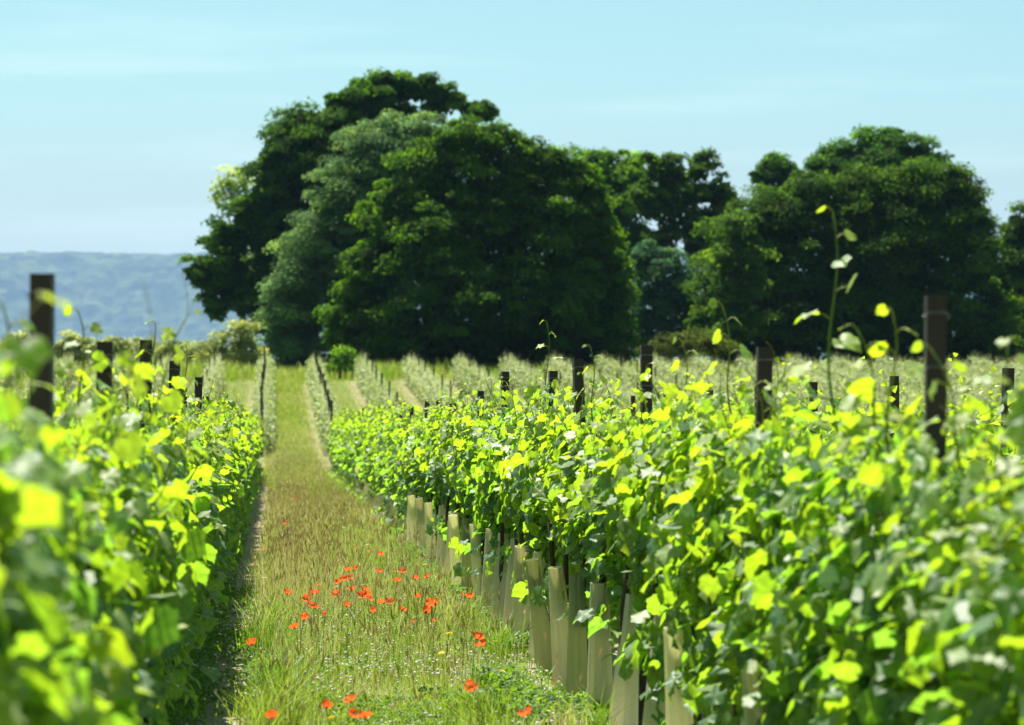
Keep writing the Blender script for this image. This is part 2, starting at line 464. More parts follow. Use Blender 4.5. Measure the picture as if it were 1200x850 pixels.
# ------------------------------------------------------------------ trees
def make_tree(name, label, cat, d, lobes, mat, trunk_px, seed, group, dens=1.0, leaf=0.30, fill=1.0, trunk_r=0.35, limbs=True):
    """lobes: (x, y, rx, ry[, depth offset m]) in photograph pixels at distance d"""
    rng = np.random.default_rng(seed)
    X0, _ = at_px(trunk_px, 430, d)
    z0 = float(g(d))
    root = link(name, None, None, (X0, d, z0 - 0.05))
    tag(root, label, cat, group)
    s = d / F
    mb = MB()
    cs = []
    for lb in lobes:
        x, y, rx, ry = lb[:4]
        dy = lb[4] if len(lb) > 4 else 0.0
        X, z = at_px(x, y, d + dy)
        c = np.array([X - X0, dy, z - z0])
        r = np.array([rx * s, (rx + ry) / 2 * s, ry * s])
        cs.append((c, r))
        rm = float(np.cbrt(r.prod()))
        ncl = int(max(8, 5.2 * rm * rm * dens))
        # pads of foliage standing out of the lobe, uneven in size, open underneath
        u = rng.normal(size=(ncl, 3)); u /= np.linalg.norm(u, axis=1)[:, None]
        u[:, 2] = np.where(u[:, 2] < -0.55, -u[:, 2], u[:, 2])
        rad = rng.uniform(0.68, 1.12, ncl)
        cc = c + u * r * rad[:, None] + rng.normal(size=(ncl, 3)) * 0.12
        cr_ = rng.uniform(0.45, 1.35, ncl) * min(1.0, 0.40 + rm / 4.5)
        leaf_ = leaf * 0.86
        nl = int(150 * fill)
        w = rng.normal(size=(ncl, nl, 3)); w /= np.linalg.norm(w, axis=2)[:, :, None]
        w[:, :, 2] = np.where(w[:, :, 2] < -0.25, -w[:, :, 2], w[:, :, 2])
        w *= rng.uniform(0.45, 1.12, (ncl, nl, 1))
        P = (cc[:, None] + w * (cr_[:, None, None] * np.array([1.0, 1.0, 0.62]))).reshape(-1, 3)
        out_ = (w + 0.5 * u[:, None]).reshape(-1, 3)
        nr = out_ * 0.7 + np.array([0, 0, 0.45]) + rng.normal(size=P.shape) * 0.42
        tp = out_ * 0.6 + np.array([0, 0, -0.35]) + rng.normal(size=P.shape) * 0.6
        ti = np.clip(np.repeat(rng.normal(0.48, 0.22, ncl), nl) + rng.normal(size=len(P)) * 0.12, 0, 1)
        leaves(mb, TLEAF_V, TLEAF_F, P, nr, tp, leaf_ * rng.uniform(0.6, 1.25, len(P)), ti, rng)
        # inner leaves so the lobe is not hollow
        ni = int(260 * rm * rm * fill)
        u = rng.normal(size=(ni, 3)); u /= np.linalg.norm(u, axis=1)[:, None]
        P = c + u * r * (0.78 * np.cbrt(rng.uniform(0.1, 1, ni)))[:, None]
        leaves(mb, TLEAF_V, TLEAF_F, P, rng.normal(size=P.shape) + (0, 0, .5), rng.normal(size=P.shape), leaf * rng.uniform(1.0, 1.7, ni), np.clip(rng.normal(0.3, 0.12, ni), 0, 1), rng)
    link("crown", mb.build("crown", mat), root)
    # trunk and limbs
    top = np.mean([c for c, r in cs], axis=0)
    H = max(1.0, top[2] * 0.75)
    tb = MB()
    k = np.linspace(0, 1, 7)
    pts = np.stack([top[0] * 0.5 * k ** 2 + 0.1 * np.sin(5 * k + seed), 0.12 * np.sin(4 * k + seed), H * k], 1)
    tube(tb, pts, trunk_r * (1.35 * (1 - k) ** 6 + 1 - 0.55 * k), 9)
    link("trunk", tb.build("trunk", M_BARK, True), root)
    if limbs:
        order = rng.permutation(len(cs))[:7]
        for i in order:
            c, r = cs[i]
            t = rng.uniform(0.35, 0.9)
            st = np.array([np.interp(t, k, pts[:, j]) for j in range(3)])
            lb_ = MB()
            q = np.linspace(0, 1, 7)[:, None]
            P = st + (c - st) * q + np.array([0, 0, 1.0]) * (np.sin(q * pi) * 0.10 * np.linalg.norm(c - st)) + rng.normal(size=(7, 3)) * 0.08 * np.sin(q * pi)
            tube(lb_, P, trunk_r * (0.5 - 0.42 * q[:, 0]), 7)
            link("limb", lb_.build("limb", M_BARK, True), root)
    return root

TG = "trees at the top of the vineyard"
T_OAK = tree_mat("oak_leaf", (0.030, 0.062, 0.014))
T_GREY = tree_mat("grey_green_leaf", (0.070, 0.108, 0.150), 0.24)
T_FRONT = tree_mat("maple_leaf", (0.036, 0.070, 0.010), 0.32)
T_PALE = tree_mat("pale_leaf", (0.17, 0.19, 0.20), 0.36)
T_MID = tree_mat("ash_leaf", (0.055, 0.100, 0.020), 0.34)
T_BLUE = tree_mat("bluish_leaf", (0.038, 0.075, 0.130), 0.24)
T_DARK = tree_mat("dark_oak_leaf", (0.030, 0.056, 0.014), 0.30)
T_DOME = tree_mat("dome_leaf", (0.034, 0.072, 0.022), 0.28)
T_FRESH = tree_mat("fresh_leaf", (0.040, 0.070, 0.030), 0.28)
T_BUSH = tree_mat("bush_leaf", (0.050, 0.058, 0.030), 0.26)
T_OLIVE = tree_mat("olive_bush_leaf", (0.16, 0.16, 0.24), 0.32)

make_tree("broadleaf_tree", "small pale yellow-green tree peeping out behind the big oak's outer edge", "tree", 225,
    [(278, 212, 22, 17), (262, 232, 16, 18), (292, 240, 22, 20), (285, 285, 28, 30), (285, 335, 26, 30)], T_PALE, 284, 11, TG, 0.9, 0.30, 0.45)
make_tree("oak_tree", "tall dark oak with an arching top branch, leftmost of the big tree group", "tree", 186,
    [(435, 112, 42, 24), (490, 105, 34, 15), (525, 118, 28, 14), (556, 130, 18, 9), (418, 146, 42, 30), (372, 160, 46, 34), (338, 186, 40, 38), (322, 225, 32, 36), (395, 205, 60, 60), (474, 132, 14, 7), (508, 132, 9, 6), (455, 95, 16, 8), (570, 136, 9, 5), (400, 118, 14, 10),
     (298, 262, 32, 32), (268, 285, 26, 26), (262, 322, 28, 30), (234, 322, 15, 20), (285, 350, 28, 24), (330, 290, 46, 62), (256, 366, 9, 10), (246, 345, 10, 14), (330, 360, 45, 50), (420, 300, 70, 80), (340, 400, 30, 26)],
    T_OAK, 345, 12, TG, 1.15, 0.34, 1.0, 0.55)
make_tree("broadleaf_tree", "grey-green leafy tree between the tall oak and the broad front tree", "tree", 174,
    [(470, 160, 46, 24), (440, 190, 50, 38), (512, 178, 44, 34), (412, 236, 48, 44), (392, 285, 48, 46), (366, 325, 46, 46), (345, 366, 40, 44), (330, 400, 24, 26), (352, 402, 34, 28),
     (480, 235, 62, 62), (440, 320, 66, 80), (420, 390, 50, 34), (350, 420, 34, 18), (410, 420, 40, 18)],
    T_GREY, 400, 13, TG, 1.3, 0.24, 1.1, 0.45)
make_tree("broadleaf_tree", "broad dark green tree in front, the widest of the tree group", "tree", 160,
    [(548, 176, 44, 32), (500, 215, 46, 40), (598, 180, 38, 30), (632, 212, 44, 38), (655, 198, 24, 24), (468, 268, 44, 42), (505, 300, 54, 46, -3), (440, 318, 38, 36), (428, 366, 42, 36), (398, 392, 26, 24),
     (562, 262, 74, 68), (640, 286, 70, 68), (692, 262, 34, 46), (708, 330, 34, 44), (706, 384, 40, 40), (655, 372, 64, 54, -2), (560, 360, 84, 62, -3), (470, 396, 56, 34, -2), (560, 405, 70, 26), (640, 405, 70, 26), (690, 215, 22, 28), (520, 424, 60, 14), (610, 424, 70, 14), (690, 422, 60, 14), (450, 420, 40, 14)],
    T_FRONT, 555, 14, TG, 1.15, 0.30, 1.0, 0.5)
make_tree("broadleaf_tree", "lighter green tree behind, between the broad dark tree and the gappy oak", "tree", 204,
    [(700, 200, 30, 22), (738, 204, 26, 22), (722, 236, 42, 36), (700, 290, 40, 46), (740, 300, 30, 44), (725, 370, 44, 44)], T_MID, 722, 15, TG, 1.0, 0.36, 0.9)
make_tree("oak_tree", "gappy dark oak with ragged top and sky showing through its crown", "tree", 192,
    [(778, 200, 28, 20), (820, 196, 16, 18), (800, 225, 36, 24), (842, 226, 20, 20), (762, 236, 24, 26), (838, 256, 24, 20), (795, 262, 34, 22), (776, 290, 22, 20), (824, 292, 28, 24), (850, 240, 14, 14)],
    T_DARK, 808, 16, TG, 0.85, 0.34, 0.75, 0.4)
make_tree("broadleaf_tree", "low bluish-green tree beneath the gappy oak", "tree", 178,
    [(778, 316, 28, 26), (758, 334, 22, 26), (798, 342, 26, 30), (812, 366, 20, 24), (780, 362, 26, 26), (752, 300, 14, 22), (785, 400, 40, 24), (822, 395, 26, 26), (748, 385, 20, 34)], T_BLUE, 785, 17, TG, 1.1, 0.24, 1.0, 0.25)
make_tree("broadleaf_tree", "small round-topped tree poking up beside the big dome-shaped tree", "tree", 214,
    [(908, 198, 23, 19), (892, 206, 14, 14), (924, 208, 14, 14), (908, 236, 26, 28), (908, 290, 30, 40), (905, 360, 32, 44)], T_DOME, 908, 18, TG, 1.2, 0.30, 1.0, 0.3)
make_tree("broadleaf_tree", "highest dome-shaped crown standing behind the wide dark tree", "tree", 202,
    [(1030, 178, 40, 26), (985, 190, 32, 22), (1072, 188, 32, 22), (1018, 208, 60, 34), (1062, 216, 44, 34), (960, 206, 18, 20), (1030, 270, 80, 60), (1030, 350, 80, 60)], T_DOME, 1030, 19, TG, 1.2, 0.32, 1.0, 0.45)
make_tree("broadleaf_tree", "wide dark tree with one brighter side, largest of the second tree group", "tree", 165,
    [(905, 258, 44, 34), (880, 288, 36, 36), (960, 238, 50, 34), (1018, 232, 48, 32), (1078, 226, 46, 34), (1120, 224, 30, 30), (1135, 262, 28, 40), (1150, 300, 24, 40), (864, 328, 30, 40), (858, 384, 28, 38),
     (940, 310, 70, 66), (1030, 300, 76, 68), (1105, 310, 56, 64), (920, 376, 66, 50, -2), (1010, 384, 74, 46, -2), (1100, 384, 70, 46, -1), (1160, 370, 30, 50), (860, 300, 40, 50, 4), (850, 360, 40, 50, 4), (1150, 410, 50, 22), (1185, 400, 40, 26, 4), (860, 415, 40, 20), (920, 418, 60, 18), (1020, 420, 70, 16), (1120, 420, 70, 16)],
    T_DARK, 1000, 20, TG, 1.15, 0.27, 1.0, 0.5)
make_tree("broadleaf_tree", "fresh green tree hugging the near flank of the wide dark tree", "tree", 158,
    [(868, 268, 24, 22), (856, 300, 22, 26), (880, 318, 22, 28), (852, 340, 20, 28), (868, 372, 26, 30), (850, 396, 24, 20)], T_FRESH, 866, 21, TG, 1.0, 0.28, 0.9, 0.25)
make_tree("broadleaf_tree", "dark tree cut by the frame, at the end of the tree line", "tree", 172,
    [(1190, 290, 22, 24), (1212, 270, 28, 28), (1178, 330, 24, 34), (1205, 340, 36, 50), (1195, 392, 44, 34), (1240, 330, 40, 60)], T_DARK, 1205, 22, TG, 1.1, 0.30, 0.9, 0.35)
BG = "bushes along the vineyard top"
make_tree("bush", "rounded olive bush in the gap below the bluish-green tree", "bush", 150,
    [(815, 402, 24, 17), (790, 408, 18, 13), (838, 410, 16, 12), (770, 412, 16, 12)], T_BUSH, 812, 23, BG, 1.4, 0.18, 0.9, 0.06, False)
make_tree("bush", "bright green bush at the foot of the broad dark tree", "bush", 144,
    [(402, 424, 11, 14), (404, 436, 14, 9), (412, 430, 10, 10), (396, 434, 9, 8)], T_MID, 404, 24, BG, 1.6, 0.18, 0.8, 0.05, False)
make_tree("bush", "dry olive-brown bush below the overhanging edge of the oak", "bush", 152,
    [(272, 398, 22, 18), (292, 412, 16, 14), (252, 412, 18, 13), (286, 394, 10, 12), (275, 424, 30, 12), (300, 424, 16, 12), (245, 424, 20, 10), (262, 433, 30, 10), (292, 433, 24, 10)], T_OLIVE, 272, 25, BG, 1.4, 0.2, 0.8, 0.06, False)
for i, (x, y, r_, lab) in enumerate([(232, 414, 13, "low olive bush next to the dry brown bush"), (205, 412, 15, "middle-sized olive bush in front of the blue hill, by the third post"),
                                     (170, 410, 15, "olive bush behind the pair of posts in front of the hill"), (130, 406, 18, "taller olive bush behind the second post in front of the hill"),
                                     (85, 404, 18, "olive bush behind the vines at the hill's foot, next to the tallest post"), (30, 402, 20, "olive bush at the far edge below the blue hill")]):
    make_tree("bush", lab, "bush", 158 + 2 * (i % 3), [(x, y, r_, r_ * 0.7), (x - r_ * 0.7, y + 6, r_ * 0.6, r_ * 0.5), (x + r_ * 0.7, y + 5, r_ * 0.6, r_ * 0.5), (x - r_ * 0.5, 427, r_ * 0.9, 11), (x + r_ * 0.6, 428, r_ * 0.9, 10)], T_OLIVE, x, 30 + i, BG, 1.4, 0.2, 0.8, 0.06, False)

# ------------------------------------------------------------------ vines
X_RIGHT, X_LEFT, SPACING = 1.94, -0.66, 2.6
ROW_END = 76.0

def vine_meshes(seed, low, high, nleaf, halfw, bot, length=0.98):
    """foliage, trunk and shoots of one trellised vine, base at the origin, row along Y"""
    rng = np.random.default_rng(seed)
    mb = MB()
    n = nleaf
    z = low + (high - low) * rng.beta(1.25, 1.15, n)
    y = rng.uniform(-0.56, 0.56, n) * length
    lump = 0.75 + 0.35 * np.sin(z * 5 + seed) * np.sin(y * 6 + seed * 2) + 0.10 * rng.normal(size=n)
    taper = np.interp(z, [low, low + 0.3, low + 0.65, high - 0.25, high], [bot, 0.5 + 0.5 * bot, 1.0, 0.85, 0.5])
    side = np.sign(rng.uniform(-1, 1, n))
    x = side * halfw * lump * taper * rng.beta(2.2, 1.0, n)
    # hanging leaves below the lower wire
    k = rng.random(n) < 0.065
    z[k] = low - 0.20 * rng.random(k.sum()) ** 1.6
    k = rng.random(n) < 0.10                                  # loose ragged top
    z[k] = high - 0.10 + 0.29 * rng.random(k.sum()) ** 1.9 * (0.45 + 0.75 * np.abs(np.sin(y[k] * 7 + seed)))
    pos = np.stack([x, y, z], 1)
    outv = np.stack([side, np.zeros(n), np.zeros(n)], 1)
    nr = outv * rng.uniform(0.2, 1.0, n)[:, None] + np.array([0, 0, 0.62]) + rng.normal(size=(n, 3)) * 0.45
    tp = outv * 0.55 + np.array([0, 0, -0.7]) + rng.normal(size=(n, 3)) * 0.5
    depth = np.abs(x) / halfw
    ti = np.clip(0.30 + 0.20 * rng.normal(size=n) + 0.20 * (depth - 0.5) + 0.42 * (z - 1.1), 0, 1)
    sz = rng.uniform(0.055, 0.130, n) * np.interp(z, [1.3, high, high + 0.25], [1.0, 0.72, 0.55])
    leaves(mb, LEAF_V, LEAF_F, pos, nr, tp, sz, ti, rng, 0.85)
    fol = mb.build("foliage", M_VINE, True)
    tb = MB()
    q = np.linspace(0, 1, 7)
    P = np.stack([0.035 * q ** 2 * np.sin(4 * q + seed), 0.035 * q ** 2 * np.cos(5 * q + seed), 0.95 * q], 1)
    tube(tb, P, 0.022 - 0.007 * q, 7)
    for s in (-1, 1):
        P2 = np.stack([0.02 * np.sin(3 * q), s * 0.5 * q, 0.93 + 0.05 * np.sin(q * pi)], 1)
        tube(tb, P2, 0.013 - 0.006 * q, 6)
    tr = tb.build("trunk", M_BARK, True)
    shoots = []
    for j in range(5):
        sb = MB()
        y0 = rng.uniform(-0.45, 0.45); x0 = rng.normal() * 0.09
        top = high + (rng.uniform(0.06, 0.30) if j < 4 else rng.uniform(0.28, 0.48))
        lean = rng.normal(size=2) * np.array([0.12, 0.14])
        q = np.linspace(0, 1, 12)
        z0 = high - 0.75
        P = np.stack([x0 + lean[0] * q ** 2 + 0.015 * np.sin(q * 14 + j), y0 + lean[1] * q ** 2 + 0.015 * np.cos(q * 11 + j), z0 + (top - z0) * q - 0.05 * q ** 6], 1)
        tube(sb, P, 0.0052 - 0.0030 * q, 6, 0.45)
        m_ = 11
        qs = np.linspace(0.3, 1.0, m_)
        base = np.stack([np.interp(qs, q, P[:, a]) for a in range(3)], 1)
        ang = np.arange(m_) * pi + rng.uniform(0, 1) + rng.normal(size=m_) * 0.5
        d = np.stack([np.cos(ang), np.sin(ang), rng.uniform(0.1, 0.6, m_)], 1)
        pl = np.interp(qs, [0.3, 1], [0.09, 0.03])
        tip_ = base + d * pl[:, None]
        for b_, t_ in zip(base, tip_):
            tube(sb, [b_, (b_ + t_) / 2 + (0, 0, 0.008), t_], [0.0018, 0.0015, 0.0012], 4, 0.8, False)
        for w_ in range(2):                                   # tendrils
            b_ = base[rng.integers(m_ // 2, m_)]
            dd = rng.normal(size=3); dd[2] = abs(dd[2]) + .3; dd /= np.linalg.norm(dd)
            qq = np.linspace(0, 1, 7)[:, None]
            tube(sb, b_ + dd * 0.14 * qq + np.array([0.03, 0.02, -0.03]) * qq ** 2 * rng.choice([-1, 1]), 0.0011, 4, 0.9, False)
        stem = sb.build("shoot", M_STEM, True)
        lm = MB()
        nr = d * 0.4 + np.array([0, 0, 0.6]) + rng.normal(size=(m_, 3)) * 0.4
        leaves(lm, LEAF_V, LEAF_F, tip_, nr, d + np.array([0, 0, -0.5]), np.interp(qs, [0.3, 0.8, 1], [0.115, 0.07, 0.028]) * rng.uniform(0.8, 1.15, m_),
               np.clip(np.interp(qs, [0.3, 1], [0.45, 0.95]) + rng.normal(size=m_) * 0.1, 0, 1), rng, 0.4)
        shoots.append((stem, lm.build("young_leaves", M_VINE, True)))
    return fol, tr, shoots

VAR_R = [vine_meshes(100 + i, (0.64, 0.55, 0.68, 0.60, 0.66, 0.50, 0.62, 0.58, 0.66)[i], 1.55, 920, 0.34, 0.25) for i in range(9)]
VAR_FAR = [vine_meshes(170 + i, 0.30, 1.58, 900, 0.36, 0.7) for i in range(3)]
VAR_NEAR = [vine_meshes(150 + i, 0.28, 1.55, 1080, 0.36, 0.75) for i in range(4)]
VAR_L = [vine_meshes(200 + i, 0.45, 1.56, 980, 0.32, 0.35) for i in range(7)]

def add_vine(X, Y, var, label, group, rng, nsh, flip, scale=1.0, stem=0.0):
    fol, tr, shoots = var
    root = link("grapevine", None, None, (X, Y, float(g(Y))), (0, 0, pi if flip else 0))
    root.scale = (1.0, 1.0, scale)
    tag(root, label, "grapevine", group)
    link("trunk", tr, root, (-stem if flip else stem, 0, 0))
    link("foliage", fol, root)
    for i in (list(rng.permutation(5)[:nsh])):
        s = link("shoot", shoots[i][0], root)
        link("young_leaves", shoots[i][1], s)
    return root

ORD = "first second third fourth fifth sixth seventh eighth ninth tenth eleventh twelfth thirteenth fourteenth fifteenth sixteenth seventeenth eighteenth nineteenth twentieth".split()
ORD += ["twenty-" + w for w in ORD[:9]] + ["thirtieth"]
POST_R = [7.4, 10.2, 13.3, 15.7, 18.4, 21.2, 24.5, 27.1]
TOP_R = [1.97, 1.90, 2.00, 1.99, 1.97, 2.02, 1.90, 1.80]
POST_L = [7.3, 9.85, 13.1, 15.8, 18.6, 21.5, 24.4]
TOP_L = [2.02, 1.91, 2.02, 1.98, 1.85, 1.98, 1.85]
rr = np.random.default_rng(5)
while POST_R[-1] + 2.8 < ROW_END + 1:
    POST_R.append(POST_R[-1] + 2.8); TOP_R.append(rr.uniform(1.72, 1.90))
while POST_L[-1] + 2.8 < ROW_END + 1:
    POST_L.append(POST_L[-1] + 2.8); TOP_L.append(rr.uniform(1.72, 1.90))

def row_vines(X, y0, posts, variants, rowname, group, seed, guards=False):
    rng = np.random.default_rng(seed)
    ys, labs = [], []
    # before the first post
    back = np.arange(posts[0] - 0.47, y0 - 0.01, -0.93)
    names = ["just in front of", "second vine in front of", "third vine in front of", "fourth vine in front of"]
    for k, yb in enumerate(back):
        ys.append(yb); labs.append(f"{names[min(k, 3)]} the first post")
    for i in range(len(posts) - 1):
        a, b = posts[i], posts[i + 1]
        for k, w in enumerate(("just beyond", "midway beyond", "last after")):
            ys.append(a + (b - a) * (k + 0.5) / 3); labs.append(f"{w} the {ORD[i]} post")
    last = None
    for j, (yv, lb) in enumerate(zip(ys, labs)):
        v = int(rng.integers(len(variants)))
        if v == last: v = (v + 1) % len(variants)
        last = v
        nsh = int(rng.integers(3, 6)) if yv > 9 else int(rng.integers(1, 4)) if guards or yv > 5.4 else 1
        look = "leafy yellow-green grapevine"
        if yv < 9: look = "blurred yellow-green grapevine"
        elif yv > 45: look = "small distant grapevine"
        add_vine(X + rng.normal() * 0.02, yv, VAR_NEAR[v % 4] if guards and yv < 11.6 else VAR_FAR[v % 3] if guards and yv > 33 else variants[v], f"{look} {lb} of the {rowname}", group, rng, nsh, bool(rng.integers(2)), float(np.clip(rng.normal(1.0, 0.045), 0.92, 1.09)) * (float(np.interp(yv, [5.2, 5.8, 7.6, 8.4], [1.04, 0.89, 0.89, 0.98])) if not guards else float(np.interp(yv, [5.2, 5.8, 7.6, 8.4], [1.0, 0.91, 0.91, 1.0]))), -0.17 if guards else 0.0)
        if guards and 8.6 < yv < 50:
            add_guard(X - 0.19 + rng.normal() * 0.02, yv + rng.normal() * 0.02, rng, lb, rowname)

def long_shoot(parent_label, X, Y, z0, top, leanx, leany, rng, side=True):
    """one cane standing well above the row, with a side branch"""
    q = np.linspace(0, 1, 16)
    P = np.stack([leanx * q ** 2 + 0.02 * np.sin(q * 9), leany * q ** 2, z0 + (top - z0) * q], 1)
    sb, lm = MB(), MB()
    tube(sb, P, 0.0065 - 0.0040 * q, 7, 0.3)
    qs = np.linspace(0.05, 1.0, 12); m_ = len(qs)
    base = np.stack([np.interp(qs, q, P[:, a]) for a in range(3)], 1)
    ang = np.arange(m_) * pi + rng.normal(size=m_) * 0.5
    d = np.stack([np.cos(ang), np.sin(ang) * 0.6, np.full(m_, 0.35)], 1)
    ends = base + d * np.interp(qs, [0, 1], [0.11, 0.03])[:, None]
    for b_, t_ in zip(base, ends):
        tube(sb, [b_, (b_ + t_) / 2 + (0, 0, 0.01), t_], [0.0026, 0.002, 0.0016], 5, 0.8, False)
    if side:
        w = np.linspace(0, 1, 9)
        b_ = base[4]
        B = b_ + np.stack([-0.22 * w, 0.05 * w, 0.10 * w - 0.16 * w ** 2], 1)
        tube(sb, B, 0.0048 - 0.0028 * w, 6, 0.55)
    leaves(lm, LEAF_V, LEAF_F, ends, d * 0.3 + (0, -0.2, 0.6) + rng.normal(size=(m_, 3)) * 0.35, d + (0, 0, -0.5),
           np.interp(qs, [0, 0.35, 0.7, 1], [0.16, 0.135, 0.085, 0.04]), np.clip(rng.normal(0.75, 0.15, m_), 0, 1), rng, 0.4)
    return sb.build("shoot", M_STEM, True), lm.build("young_leaves", M_VINE, True)
# --- grow tubes round the vine stems
def guard_mesh(seed, mat):
    rng = np.random.default_rng(seed)
    mb = MB()
    n = 20; zs = np.array([-0.03, 0.0, 0.2, 0.42, 0.62, 0.72, 0.735])
    rb, rt = rng.uniform(0.066, 0.085), rng.uniform(0.036, 0.050)
    a = np.arange(n) * 2 * pi / n
    rings = []
    for z in zs:
        r = rb + (rt - rb) * max(z, 0) / 0.73
        rr_ = r * (1 + 0.09 * np.cos(a * 5) + 0.05 * np.where(np.arange(n) % 2, 1, -1) + 0.05 * np.cos(2 * a + seed + z * 2))
        rings.append(np.stack([rr_ * np.cos(a), rr_ * np.sin(a), np.full(n, z)], 1))
    for k in (1, 2):                                          # wall thickness: lip and inside
        r = rings[6 if k == 1 else 7] * 1.0
        r[:, :2] *= 0.93 if k == 1 else 1.0
        if k == 2: r[:, 2] -= 0.3
        rings.append(r)
    V = np.concatenate(rings); m_ = len(rings)
    i = (np.arange(m_ - 1)[:, None] * n + np.arange(n)[None]).ravel()
    j = (np.arange(m_ - 1)[:, None] * n + (np.arange(n) + 1)[None] % n).ravel()
    mb.addn(V, np.stack([i, j, j + n, i + n], 1), 0.5)
    body = mb.build("vine_guard", mat)
    return body,
GUARDS = [guard_mesh(i, M_GUARD2 if i == 3 else M_GUARD3 if i in (1, 4) else M_GUARD) for i in range(5)]
def add_guard(X, Y, rng, lb, rowname):
    k = int(rng.integers(5))
    o = link("vine_guard", GUARDS[k][0], None, (X, Y, float(g(Y))), (radians(rng.normal() * 3), radians(rng.normal() * 2.5 + 4), rng.uniform(0, 6)))
    lb = lb.replace("second vine in front of", "two places in front of").replace("third vine in front of", "three places in front of")
    tag(o, f"{'olive' if k == 3 else 'cream'} ribbed grow tube {lb} beside the poppies", "grow tube", "grow tubes around the vine stems")

row_vines(X_RIGHT, 4.6, POST_R, VAR_R, "row in tubes", "grapevines of the row standing in grow tubes", 41, True)
row_vines(X_LEFT, 3.2, POST_L, VAR_L, "row without tubes", "grapevines of the row without tubes", 42)

hrng = np.random.default_rng(3)
for (px, py, dist, zt, sd) in ((968, 240, 8.9, 0, True), (1046, 325, 8.3, 0, False), (1175, 345, 6.6, 0, False), (838, 372, 10.6, 0, False), (640, 382, 17.6, 0, True), (182, 358, 13.0, 0, False),
    (8, 288, 6.5, 0, False), (24, 318, 5.6, 0, False), (95, 372, 9.4, 0, False), (215, 392, 18.2, 0, False), (690, 408, 15.2, 0, False), (708, 424, 14.4, 0, False), (604, 428, 20.8, 0, False),
    (570, 452, 23.5, 0, False), (874, 402, 9.8, 0, False), (1004, 345, 7.9, 0, False), (1085, 352, 6.9, 0, False), (1140, 365, 6.1, 0, True), (1190, 310, 5.8, 0, False), (800, 410, 12.0, 0, False)):
    row = X_RIGHT if px > 400 else X_LEFT
    near = min((o for o in COL.objects if o.name.startswith("grapevine") and abs(o.location.x - row) < 0.3), key=lambda o: abs(o.location.y - dist))
    X, z = at_px(px, py, near.location.y)
    lx = float(np.clip(X - row, -0.35, 0.35))
    st_, lv_ = long_shoot(None, 0, 0, 1.25, z - near.location.z, lx, 0.0, hrng, sd)
    s_ = link("shoot", st_, None); s_.parent = near
    if near.rotation_euler.z: s_.rotation_euler.z = -pi
    link("young_leaves", lv_, s_)

# --- posts: folded steel channels with hook notches
def post_mesh():
    w, d_, t = 0.030, 0.026, 0.005
    prof = np.array([(-w, -d_), (w, -d_), (w, d_), (w - 0.012, d_), (w - 0.012, d_ - t), (w - t, d_ - t), (w - t, -d_ + t), (-w + t, -d_ + t), (-w + t, d_ - t), (-w + 0.012, d_ - t), (-w + 0.012, d_), (-w, d_)])
    n = len(prof)
    mb = MB()
    zs = (-0.3, 1.0)
    V = np.concatenate([np.c_[prof, np.full(n, z)] for z in zs])
    fs = [(j, (j + 1) % n, n + (j + 1) % n, n + j) for j in range(n)]
    mb.add(V, fs + [tuple(range(n, 2 * n))])
    return mb.build("vine_post", M_POST)
POST_ME = post_mesh()
def clip_mesh():
    mb = MB()
    tube(mb, [(-0.030, -0.028, -0.012), (-0.038, -0.031, 0.0), (-0.02, -0.034, 0.010), (0.02, -0.034, 0.010), (0.038, -0.031, 0.0), (0.030, -0.028, -0.012)], 0.003, 5)
    return mb.build("wire_clip", M_CLIP)
CLIP_ME = clip_mesh()
def add_post(X, Y, H, label, group, rng, clips=True, wide=1.0):
    root = link("vine_post", None, None, (X, Y, float(g(Y))), (radians(rng.normal() * 0.7), radians(rng.normal() * 0.9), radians(rng.normal() * 5)))
    tag(root, label, "post", group)
    o = link("shaft", POST_ME, root)
    o.scale = (wide, wide, H)
    if clips:
        for z in (1.0, 1.35, H - 0.22, H - 0.06):
            link("wire_clip", CLIP_ME, root, (0, 0, z)).scale = (wide, wide, 1)
    return root
rng = np.random.default_rng(9)
for i, (y, h) in enumerate(zip(POST_R, TOP_R)):
    add_post(X_RIGHT, y, h, f"dark metal vine post, {ORD[i]} from the camera in the row in tubes", "posts of the row standing in tubes", rng, y < 40)
for i, (y, h) in enumerate(zip(POST_L, TOP_L)):
    add_post(X_LEFT, y, h, f"dark metal vine post, {ORD[i]} from the camera in the row without tubes", "posts of the row without tubes", rng, y < 40)
for xr, rn, gr in ((X_RIGHT, "standing in tubes", POST_R), (X_LEFT, "without tubes", POST_L)):
    for z, zn in ((0.95, "lowest"), (1.3, "middle"), (1.6, "top")):
        mb = MB()
        yy = np.concatenate([[1.5], np.arange(2.5, ROW_END + 0.5, 3.0)])
        tube(mb, np.stack([np.full(len(yy), xr + 0.034), yy, g(yy) + z], 1), 0.0016, 5)
        tag(link("trellis_wire", mb.build("trellis_wire", M_WIRE)), f"thin {zn} trellis wire along the row {rn}", "wire", "trellis wires")

